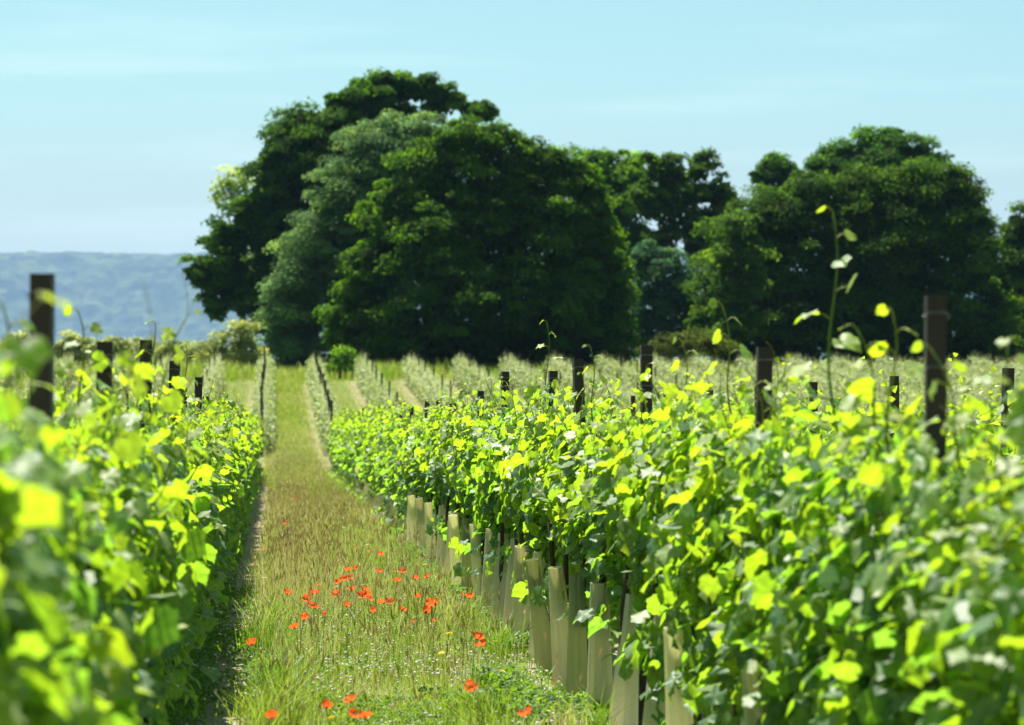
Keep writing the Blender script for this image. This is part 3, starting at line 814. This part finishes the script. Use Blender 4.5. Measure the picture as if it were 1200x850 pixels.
# --- further rows seen only as hedges of leaves
def row_mesh(seed, y0, y1, per_m, low, high, halfw, mat, sz=(0.09, 0.15), shoots=3.0):
    rng = np.random.default_rng(seed)
    n = int((y1 - y0) * per_m)
    y = rng.uniform(y0, y1, n)
    gap = 0.78 + 0.22 * np.sin(y * 6.1 + seed) + 0.15 * np.sin(y * 2.3 + seed)
    z = low + (high - low) * rng.beta(1.2, 1.3, n) * np.clip(gap + 0.15, 0.5, 1.1)
    side = np.sign(rng.uniform(-1, 1, n))
    x = side * halfw * rng.beta(2, 1.1, n) * (0.7 + 0.3 * np.sin(y * 4 + z * 5))
    nr = np.stack([side * 0.6, np.zeros(n), np.full(n, 0.6)], 1) + rng.normal(size=(n, 3)) * 0.45
    tp = np.stack([side * 0.5, np.zeros(n), np.full(n, -0.6)], 1) + rng.normal(size=(n, 3)) * 0.5
    mb = MB()
    leaves(mb, SLEAF_V, SLEAF_F, np.stack([x, y, z + g(y)], 1), nr, tp, rng.uniform(*sz, n), np.clip(rng.normal(0.5, 0.22, n), 0, 1), rng)
    k = int((y1 - y0) * shoots)                                # upright shoot tips
    sy = np.repeat(rng.uniform(y0, y1, k), 6)
    q = np.tile(np.linspace(0, 1, 6), k)
    hh = np.repeat(rng.uniform(0.12, 0.55, k), 6)
    P = np.stack([np.repeat(rng.normal(size=k) * 0.12, 6) + rng.normal(size=6 * k) * 0.04, sy + rng.normal(size=6 * k) * 0.04, g(sy) + high - 0.08 + q * hh], 1)
    leaves(mb, SLEAF_V, SLEAF_F, P, rng.normal(size=P.shape) + (0, 0, 0.5), rng.normal(size=P.shape) + (0, 0, -.3), (0.10 - 0.06 * q), np.clip(rng.normal(0.75, 0.15, 6 * k), 0, 1), rng)
    me = mb.build("foliage", mat)
    return me,

def add_row(X, meshes, label, group):
    root = link("vine_row", None, None, (X, 0, 0))
    tag(root, label, "vine row", group)
    link("foliage", meshes[0], root)
    return root

near_rows = [row_mesh(300 + i, 11, ROW_END, 190, 0.6, 1.66, 0.36, M_VINE) for i in range(2)]
for k, (n_, lab) in enumerate([(1, "vine row right behind the row standing in tubes, posts poking over it"), (2, "vine row second behind the row standing in tubes, mostly hidden"),
                               (3, "vine row third behind the row standing in tubes, mostly hidden"),
                               (-1, "vine row right behind the row without tubes, tips showing over it"), (-2, "vine row second behind the row without tubes, below the blue hill")]):
    X = X_RIGHT + n_ * SPACING if n_ > 0 else X_LEFT + n_ * SPACING
    add_row(X, near_rows[k % 2], lab, "neighbouring vine rows")
for i, y in enumerate(np.arange(12.9, 60, 2.75)):
    add_post(X_RIGHT + SPACING, y, 1.93, f"dark post, {ORD[i]} along the row behind the one in tubes", "posts of the next row", rng, False)

for y in np.arange(11.5, 42, 0.95):
    o = link("vine_guard", GUARDS[int(rng.integers(5))][0], None, (X_RIGHT + SPACING + rng.normal() * 0.02, y, float(g(y))), (radians(rng.normal() * 4), radians(rng.normal() * 4), rng.uniform(0, 6)))
    tag(o, "pale grow tube glimpsed behind the tubes that stand beside the poppies", "grow tube", "grow tubes of the next row")

FAR0, FAR1 = 94.0, 139.0
far_rows = [row_mesh(320 + i, FAR0, FAR1, 260, 0.25, 1.35, 0.46, M_FARVINE, (0.08, 0.16), 11.0) for i in range(3)]
for k in range(-8, 17):
    X = 2.2 + k * SPACING
    if k == 0: lab = "pale young vine row climbing the slope, in line with the row in tubes"
    elif k == -1: lab = "pale young vine row climbing the slope on the other side of the grass lane"
    elif k > 0: lab = f"pale young vine row on the slope, {ORD[k - 1]} beyond the one in line with the tubes"
    else: lab = f"pale young vine row on the slope below the hill, {ORD[-k - 2]} away from the grass lane"
    add_row(X, far_rows[k % 3], lab, "pale vine rows climbing the slope")
    if -3 <= k <= 6:
        for j, y in enumerate(np.arange(FAR0 + 0.3, FAR1 + 1, 3.6 if k in (0, -1) else 6.0)):
            rowd = "in line with tubes" if k == 0 else "across the lane" if k == -1 else f"{ORD[k - 1]} past that line" if k > 0 else f"{ORD[-k - 2]} away from the lane"
            add_post(X - 0.03, y, rng.uniform(1.9, 2.1), f"thin post, {ORD[j]} upslope in the pale row {rowd}", "posts on the slope", rng, False, 1.5 if k in (0, -1) else 1.25)

# ------------------------------------------------------------------ lane vegetation
def blades(mb, pos, h, w, lean_amt, tint, rng, seg_tint=0.0):
    n = len(pos)
    ang = rng.uniform(0, 2 * pi, n)
    la = rng.uniform(0, 2 * pi, n)
    side = np.stack([np.cos(ang), np.sin(ang), np.zeros(n)], 1) * (w / 2)[:, None]
    lean = np.stack([np.cos(la), np.sin(la), np.zeros(n)], 1) * (lean_amt * h)[:, None]
    up = np.array([0, 0, 1.0])
    p1 = pos + lean * 0.3 + up * (h * 0.55)[:, None]
    p2 = pos + lean + up * (h * (1 - 0.25 * lean_amt))[:, None]
    V = np.stack([pos - side, pos + side, p1 - side * 0.8, p1 + side * 0.8, p2], 1)
    b = np.arange(n) * 5
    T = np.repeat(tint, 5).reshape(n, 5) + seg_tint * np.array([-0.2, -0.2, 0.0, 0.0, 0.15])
    nb = mb.n
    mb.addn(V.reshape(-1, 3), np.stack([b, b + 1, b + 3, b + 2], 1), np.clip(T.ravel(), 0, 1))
    mb.f.setdefault(("b", 3), []).append(np.stack([b + 2, b + 3, b + 4], 1) + nb)
    return p2

rng = np.random.default_rng(77)
gm = MB()
def patchy(X, Y, seed, sc=1.3):
    return vnoise(X * sc + 40, Y * sc * 0.6 + 10, seed)
def lane_points(n, y0, y1, x0=-0.75, x1=1.85, power=1.0):
    Y = y0 + (y1 - y0) * rng.random(n) ** power
    X = rng.uniform(x0, x1, n)
    return X, Y
# low green sward
for (n, y0, y1, hs) in ((52000, 11, 22, 1.0), (60000, 22, 45, 1.15), (40000, 45, 95, 1.5)):
    X, Y = lane_points(n, y0, y1)
    dens = np.interp(X, [-0.75, -0.3, -0.12, 0.1, 1.15, 1.4, 1.85], [0.02, 0.02, 0.12, 0.9, 1, 0.35, 0.15]) * (0.10 + 1.25 * patchy(X, Y, 21) ** 1.3)
    k = rng.random(n) < dens
    X, Y = X[k], Y[k]
    h = rng.uniform(0.04, 0.17, len(X)) * hs * (0.5 + patchy(X, Y, 24, 0.9)) * np.interp(Y, [12, 16, 20], [0.75, 0.85, 1.0])
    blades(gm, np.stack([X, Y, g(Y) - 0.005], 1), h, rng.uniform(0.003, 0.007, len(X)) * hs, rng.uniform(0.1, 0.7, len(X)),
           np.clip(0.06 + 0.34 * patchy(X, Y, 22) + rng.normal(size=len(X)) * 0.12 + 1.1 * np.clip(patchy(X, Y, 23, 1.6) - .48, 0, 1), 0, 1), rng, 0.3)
# tall flowering stems, mid lane
seeds_p, seeds_t = [], []
for (n, y0, y1, hs) in ((9000, 12, 22, 0.85), (26000, 19, 45, 0.85), (12000, 45, 95, 1.2)):
    X, Y = lane_points(n, y0, y1, -0.15, 1.5)
    dens = np.interp(X, [-0.15, 0.1, 1.0, 1.5], [0.15, 1, 1, 0.3]) * np.clip(1.7 * patchy(X, Y, 31, 1.0) - 0.25, 0, 1) * np.interp(Y, [12, 17, 21], [0.45, 0.6, 1.0])
    k = rng.random(n) < dens
    X, Y = X[k], Y[k]
    h = rng.uniform(0.26, 0.70, len(X)) * (0.7 + 0.5 * patchy(X, Y, 34, 1.2)) * np.interp(X, [-0.35, 0.1, 1.2, 1.6], [0.6, 1, 1, 0.7])
    t = np.clip(0.43 + 0.60 * (patchy(X, Y, 32, 1.1) - 0.45) + rng.normal(size=len(X)) * 0.20, 0, 1)
    tips = blades(gm, np.stack([X, Y, g(Y)], 1), h, rng.uniform(0.002, 0.0035, len(X)) * hs, rng.uniform(0.05, 0.35, len(X)), t, rng, 0.3)
    k = rng.random(len(X)) < 0.45
    seeds_p.append(tips[k]); seeds_t.append(t[k])
nt_ = 170                                                   # taller tufts straggling over the edges
ty = 12 + 60 * rng.random(nt_) ** 1.5
tx = np.where(rng.random(nt_) < 0.35, rng.uniform(-0.15, 0.15, nt_), rng.uniform(0.9, 1.55, nt_))
tt = np.clip(rng.normal(0.25, 0.18, nt_), 0, 1); th = rng.uniform(0.18, 0.5, nt_)
n = nt_ * 70
X = np.repeat(tx, 70) + rng.normal(size=n) * 0.06; Y = np.repeat(ty, 70) + rng.normal(size=n) * 0.08
blades(gm, np.stack([X, Y, g(Y)], 1), np.repeat(th, 70) * rng.uniform(0.5, 1.1, n), rng.uniform(0.004, 0.008, n), rng.uniform(0.15, 0.8, n), np.clip(np.repeat(tt, 70) + rng.normal(size=n) * 0.08, 0, 1), rng, 0.3)
P = np.concatenate(seeds_p); T = np.concatenate(seeds_t); n = len(P)
SEED_V = np.array([(0, -0.5, 0), (0.09, 0, 0), (0, 0.5, 0), (-0.09, 0, 0), (0, 0, 0.07), (0, 0, -0.07)])
SEED_F = np.array([(0, 1, 4), (1, 2, 4), (2, 3, 4), (3, 0, 4), (1, 0, 5), (2, 1, 5), (3, 2, 5), (0, 3, 5)])
leaves(gm, SEED_V, SEED_F, P, rng.normal(size=(n, 3)) * (1, 1, 0.2), np.array([0, 0, 1.0]) + rng.normal(size=(n, 3)) * 0.3, rng.uniform(0.04, 0.09, n), np.clip(T + 0.42, 0, 1), rng)
# the grass of the other lanes and of the slope
for (n, x0, x1, y0, y1, hs) in ((30000, 2.2, 12, 12, 95, 1.6), (16000, -9, -1.1, 14, 95, 1.6), (30000, -0.6, 2.2, 66, 146, 2.0), (130000, -24, 44, 88, 150, 2.0)):
    X, Y = lane_points(n, y0, y1, x0, x1)
    fr = np.abs(((X + 0.66) / SPACING + 0.5) % 1 - 0.5)
    k = (rng.random(n) < np.interp(fr, [0.1, 0.2], [0.15, 1]) * (0.4 + 0.8 * patchy(X, Y, 41)))
    X, Y = X[k], Y[k]
    h = rng.uniform(0.10, 0.32, len(X)) * (0.75 if hs > 1.8 else 1)
    blades(gm, np.stack([X, Y, g(Y)], 1), h, rng.uniform(0.006, 0.012, len(X)) * hs, rng.uniform(0.1, 0.5, len(X)),
           np.clip(0.05 + 0.30 * patchy(X, Y, 42, 0.4) + 0.30 * patchy(X, Y, 43, 1.3) + rng.normal(size=len(X)) * 0.12, 0, 1), rng, 0.25)
n = 26000                                                  # rough unmown strip below the trees
X = rng.uniform(-26, 48, n); Y = 141 + 12 * rng.random(n)
k = rng.random(n) < 0.15 + 1.1 * patchy(X, Y, 45, 0.35)
X, Y = X[k], Y[k]
blades(gm, np.stack([X, Y, g(Y)], 1), rng.uniform(0.35, 0.95, len(X)) * (0.5 + patchy(X, Y, 46, 0.3)), rng.uniform(0.02, 0.05, len(X)), rng.uniform(0.1, 0.6, len(X)),
       np.clip(0.15 + 0.35 * patchy(X, Y, 47, 0.3) + rng.normal(size=len(X)) * 0.1, 0, 1), rng, 0.2)
tag(link("meadow_grass", gm.build("meadow_grass", M_GRASS)), "tall seeding grass and short sward in the lane between the vine rows", "grass", kind="stuff")

# low broad-leaved weeds and clover
wm = MB()
def weed_patch(n, y0, y1, xa, xb, hmax, seed, thr):
    Y = rng.uniform(y0, y1, n); X = rng.uniform(xa, xb, n)
    k = rng.random(n) < np.clip((patchy(X, Y, seed, 1.6) - thr) * 3, 0, 1)
    X, Y = X[k], Y[k]; n = len(X)
    hh = hmax * (0.3 + patchy(X, Y, seed + 1, 2.5))
    z = g(Y) + hh * rng.random(n) ** 0.7
    leaves(wm, SLEAF_V, SLEAF_F, np.stack([X, Y, z], 1), rng.normal(size=(n, 3)) * 0.4 + (0, 0, 0.9), rng.normal(size=(n, 3)), rng.uniform(0.018, 0.045, n), np.clip(rng.normal(0.5, 0.22, n), 0, 1), rng)
weed_patch(42000, 11, 32, 1.2, 1.80, 0.18, 51, 0.36)
weed_patch(26000, 11, 24, -0.65, 1.3, 0.09, 53, 0.40)
weed_patch(12000, 11, 40, -0.85, -0.35, 0.14, 55, 0.35)
tag(link("low_weeds", wm.build("low_weeds", M_WEED)), "low clover and leafy weeds along the foot of the tubes", "weeds", kind="stuff")

# white clover heads
cm = MB()
n = 9000
X, Y = lane_points(n, 11, 30, -0.45, 1.6)
k = rng.random(n) < np.clip((patchy(X, Y, 61, 1.5) - 0.35) * 2.5, 0, 1) * np.interp(Y, [11, 16, 22, 30], [1, 0.8, 0.35, .1])
X, Y = X[k], Y[k]; n = len(X)
P = np.stack([X, Y, g(Y) + rng.uniform(0.04, 0.16, n)], 1)
BALL_V = np.array([(0, 0, .5), (.45, 0, .1), (.14, .43, .1), (-.36, .26, .1), (-.36, -.26, .1), (.14, -.43, .1), (0, 0, -.4)])
BALL_F = np.array([(0, 1, 2), (0, 2, 3), (0, 3, 4), (0, 4, 5), (0, 5, 1), (6, 2, 1), (6, 3, 2), (6, 4, 3), (6, 5, 4), (6, 1, 5)])
leaves(cm, BALL_V, BALL_F, P, rng.normal(size=(n, 3)) * .2 + (0, 0, 1), rng.normal(size=(n, 3)), rng.uniform(0.012, 0.024, n), np.full(n, .5), rng)
tag(link("clover_blossom", cm.build("clover_blossom", M_CLOVER)), "scattered white clover heads low in the lane grass", "clover", kind="stuff")

# ------------------------------------------------------------------ flowers
def poppy_meshes(seed):
    r = np.random.default_rng(seed)
    petals = []
    for k in range(4):
        mb = MB()
        a0 = k * pi / 2 + r.normal() * 0.12
        up = r.uniform(0.6, 1.1)
        V = []
        for i, q in enumerate(np.linspace(0, 1, 5)):
            for j, s in enumerate(np.linspace(-1, 1, 7)):
                wd = 0.95 * np.sqrt(q) * (1 - 0.12 * q)
                a = a0 + s * wd
                rad = 0.042 * q * (1 - 0.12 * s * s)
                V.append((rad * cos(a) * (1.05 - up * 0.45 * q), rad * sin(a) * (1.05 - up * 0.45 * q), 0.032 * up * q ** 1.5 + 0.003 * sin(8 * s + seed + k) * q + 0.0015 * (k % 2)))
        f = [(i * 7 + j, i * 7 + j + 1, i * 7 + j + 8, i * 7 + j + 7) for i in range(4) for j in range(6)]
        mb.add(V, f)
        petals.append(mb.build("petal", M_POPPY, True))
    hb = MB()
    a = np.arange(8) * pi / 4
    rings = [(0.004, 0.0), (0.008, 0.004), (0.0085, 0.010), (0.009, 0.012), (0.001, 0.014)]
    V = np.concatenate([np.stack([rr_ * np.cos(a), rr_ * np.sin(a), np.full(8, z)], 1) for rr_, z in rings])
    f = [(i * 8 + j, i * 8 + (j + 1) % 8, (i + 1) * 8 + (j + 1) % 8, (i + 1) * 8 + j) for i in range(4) for j in range(8)]
    hb.add(V, f)
    heart = hb.build("flower_heart", M_POPPYC, True)
    sb = MB()
    q = np.linspace(0, 1, 7)
    bend = r.normal(size=2) * 0.05
    P = np.stack([bend[0] * (q - 1) * q * 4, bend[1] * (q - 1) * q * 4, -0.42 + 0.42 * q], 1)
    tube(sb, P, 0.0018, 5)
    stem = sb.build("stem", M_FSTEM, True)
    return petals, heart, stem
POPPY = [poppy_meshes(i) for i in range(4)]
rng = np.random.default_rng(15)
def flower_at(zx, zy, hf):
    x, y = 220 + zx / 2.7425, 540 + zy / 2.7425
    d = (EYE - hf) / ((y - 420) / F - 0.025)
    X, z = at_px(x, y, d)
    return x, y, X, d, z
pops = [(340,127),(362,122),(312,205),(318,430),(385,450),(400,430),(415,428),(408,475),(395,470),(372,512),(345,540),(207,592),(270,830),(445,798),(527,775),(537,825),(570,830),(476,437),
 (490,392),(505,385),(525,380),(535,350),(518,356),(527,418),(572,420),(575,437),(583,448),(560,440),(510,470),(600,488),(630,460),(655,458),(612,360),(620,307),(675,390),(690,360),(730,383),
 (742,442),(772,462),(784,472),(797,465),(765,490),(770,377),(688,482),(905,443),(882,432),(932,574),(944,597),(915,740),(905,720),(1092,820),(725,518),(790,518),(440,495),(422,402),(543,283),(585,295),(240,290)]
def where(x, y):
    side = "near the bare strip" if x < 330 else "mid lane" if x < 430 else "towards the tubes" if x < 530 else "close to the tubes"
    return side
P_LABEL = {}
for i, (zx, zy) in enumerate(pops):
    hf = float(rng.uniform(0.30, 0.45))
    x, y, X, d, z = flower_at(zx, zy, hf)
    pe, he, stm = POPPY[i % 4]
    small = (zx, zy) in [(440,495),(422,402),(543,283),(585,295),(725,518),(790,518),(882,432),(240,290),(905,720)]
    s = 0.55 if small else float(rng.uniform(0.9, 1.25))
    rank = P_LABEL.setdefault(where(x, y), []); rank.append(1)
    row = "far up the lane" if y < 625 else "at the back of the drift" if y < 680 else "in the main poppy drift" if y < 715 else "just below the drift" if y < 765 else "near the picture's bottom edge"
    key = f"{'small' if small else 'open'} red poppy {where(x, y)}, {row}"
    n_ = P_LABEL.setdefault(key, 0); P_LABEL[key] = n_ + 1
    if n_: key = f"{ORD[n_]} {key}" if False else f"{'small' if small else 'open'} red poppy {where(x, y)}, {row}, {ORD[n_]} one"
    root = link("poppy", None, None, (X, d, z - 0.42 * 1.0), (0, 0, rng.uniform(0, 6)))
    root.location.z = float(g(d))
    tag(root, key, "poppy", "red poppies in the lane grass")
    hgt = z - float(g(d))
    st = link("stem", stm, root, (0, 0, hgt)); st.scale = (1, 1, hgt / 0.42)
    tilt = (radians(rng.normal() * 18), radians(rng.normal() * 18), 0)
    hd = link("flower_heart", he, root, (0, 0, hgt), tilt); hd.scale = (s, s, s)
    for p in pe:
        o = link("petal", p, root, (0, 0, hgt), tilt); o.scale = (s, s, s)

def daisy_meshes():
    mb = MB()
    for k in range(14):
        a = k * 2 * pi / 14
        c, s = cos(a), sin(a)
        w = 0.0042
        V = [(0.004 * c - w * .5 * s, 0.004 * s + w * .5 * c, 0.002), (0.004 * c + w * .5 * s, 0.004 * s - w * .5 * c, 0.002),
             (0.017 * c + w * s, 0.017 * s - w * c, 0.006), (0.020 * c, 0.020 * s, 0.005), (0.017 * c - w * s, 0.017 * s + w * c, 0.006)]
        mb.add(V, [(0, 1, 2, 3, 4)])
    rays = mb.build("petal_ring", M_YELLOW)
    hb = MB(); hb.addn(BALL_V * np.array([0.014, 0.014, 0.010]) + (0, 0, 0.004), BALL_F, 0.5)
    sb = MB(); q = np.linspace(0, 1, 5)
    tube(sb, np.stack([0.02 * np.sin(q * pi), 0 * q, q - 1], 1), 0.0014, 5)
    return rays, hb.build("flower_heart", M_YELLOW), sb.build("stem", M_FSTEM)
DAISY = daisy_meshes()
yl = [(520,330,"beyond the poppy drift, mid lane"),(645,312,"farthest of the yellow string by the tubes"),(687,330,"in the yellow string, second from the far end"),(735,333,"in the yellow string towards the tubes"),
      (655,357,"under the yellow string, outermost"),(762,335,"at the tube end of the yellow string"),(670,357,"under the yellow string, in the middle"),(685,357,"under the yellow string, next to a poppy"),
      (1010,678,"alone on the bare ground near the tubes"),(840,557,"alone between the drift and the tubes"),(460,828,"at the bottom edge among the clover"),(370,497,"beside the main poppy cluster"),(815,620,"low in the weeds near the dock stalk")]
for i, (zx, zy, lab) in enumerate(yl):
    x, y, X, d, z = flower_at(zx, zy, 0.30)
    root = link("yellow_daisy", None, None, (X, d, float(g(d))), (0, 0, i))
    tag(root, f"small yellow flower {lab}", "flower", "yellow flowers in the lane grass")
    hgt = z - float(g(d))
    tilt = (radians(18), radians(rng.normal() * 12), 0)
    link("petal_ring", DAISY[0], root, (0, 0, hgt), tilt)
    link("flower_heart", DAISY[1], root, (0, 0, hgt), tilt)
    link("stem", DAISY[2], root, (0, 0, hgt)).scale = (1, 1, hgt)

# dock plants: broad dark leaves and rusty seed stalks
def dock(x, y, label, nleaf, stalk, seed, size=0.24):
    r = np.random.default_rng(seed)
    d = EYE / ((y - 420) / F - 0.025)
    X, _ = at_px(x, y, d)
    root = link("dock_plant", None, None, (X, d, float(g(d))))
    tag(root, label, "weed", "dock plants in the lane")
    for k in range(nleaf):
        mb = MB()
        a = k * 2.4 + r.normal() * 0.3
        ln = size * r.uniform(0.8, 1.2); rise = r.uniform(0.4, 1.0)
        q = np.linspace(0, 1, 8)
        w = 0.24 * ln * np.sin(pi * np.clip(q * 0.93 + 0.07, 0, 1)) ** 0.8
        cx = ln * q * (1 - 0.25 * rise); cz = ln * rise * (q - 0.62 * q * q) + 0.01
        V = []
        for i in range(8):
            for s in (-1, 0, 1):
                V.append((cx[i] * cos(a) - s * w[i] * sin(a), cx[i] * sin(a) + s * w[i] * cos(a), cz[i] + abs(s) * 0.25 * w[i] + 0.006 * sin(5 * q[i] * 3 + s)))
        f = [(i * 3 + j, i * 3 + j + 1, i * 3 + j + 4, i * 3 + j + 3) for i in range(7) for j in range(2)]
        mb.add(V, f, r.uniform(0.05, 0.5))
        link("leaf", mb.build("leaf", M_WEED, True), root)
    if stalk:
        mb = MB(); q = np.linspace(0, 1, 8)
        ln = r.normal(size=2) * 0.06
        P = np.stack([ln[0] * q ** 2, ln[1] * q ** 2, stalk * q], 1)
        tube(mb, P, 0.004 - 0.002 * q, 5, 0.3)
        n = 130
        t = r.uniform(0.35, 1.0, n)
        base = np.stack([np.interp(t, q, P[:, j]) for j in range(3)], 1) + r.normal(size=(n, 3)) * np.array([0.014, 0.014, 0.006])
        leaves(mb, SEED_V, SEED_F, base, r.normal(size=(n, 3)), r.normal(size=(n, 3)) + (0, 0, .6), r.uniform(0.010, 0.020, n), r.random(n), r)
        link("seed_stalk", mb.build("seed_stalk", M_RUST), root)
    return root
dock(592, 838, "dark broad-leaved dock with shiny leaves low by the tubes", 9, 0, 1, 0.26)
dock(556, 828, "greyish dock beside the darker dock near the bottom edge", 5, 0.0, 2, 0.22)
dock(542, 800, "rusty dock stalk standing among the front poppies", 4, 0.42, 3, 0.14)
dock(655, 800, "rusty dock stalk leaning in front of the nearest tubes", 4, 0.55, 4, 0.14)
dock(600, 720, "slender rusty dock stalk rising before the middle tubes", 3, 0.48, 5, 0.12)
dock(505, 690, "thin rusty dock stalk at the tube end of the poppy drift", 3, 0.55, 6, 0.12)
dock(488, 668, "farthest rusty dock stalk beside the grass edge", 3, 0.55, 7, 0.12)
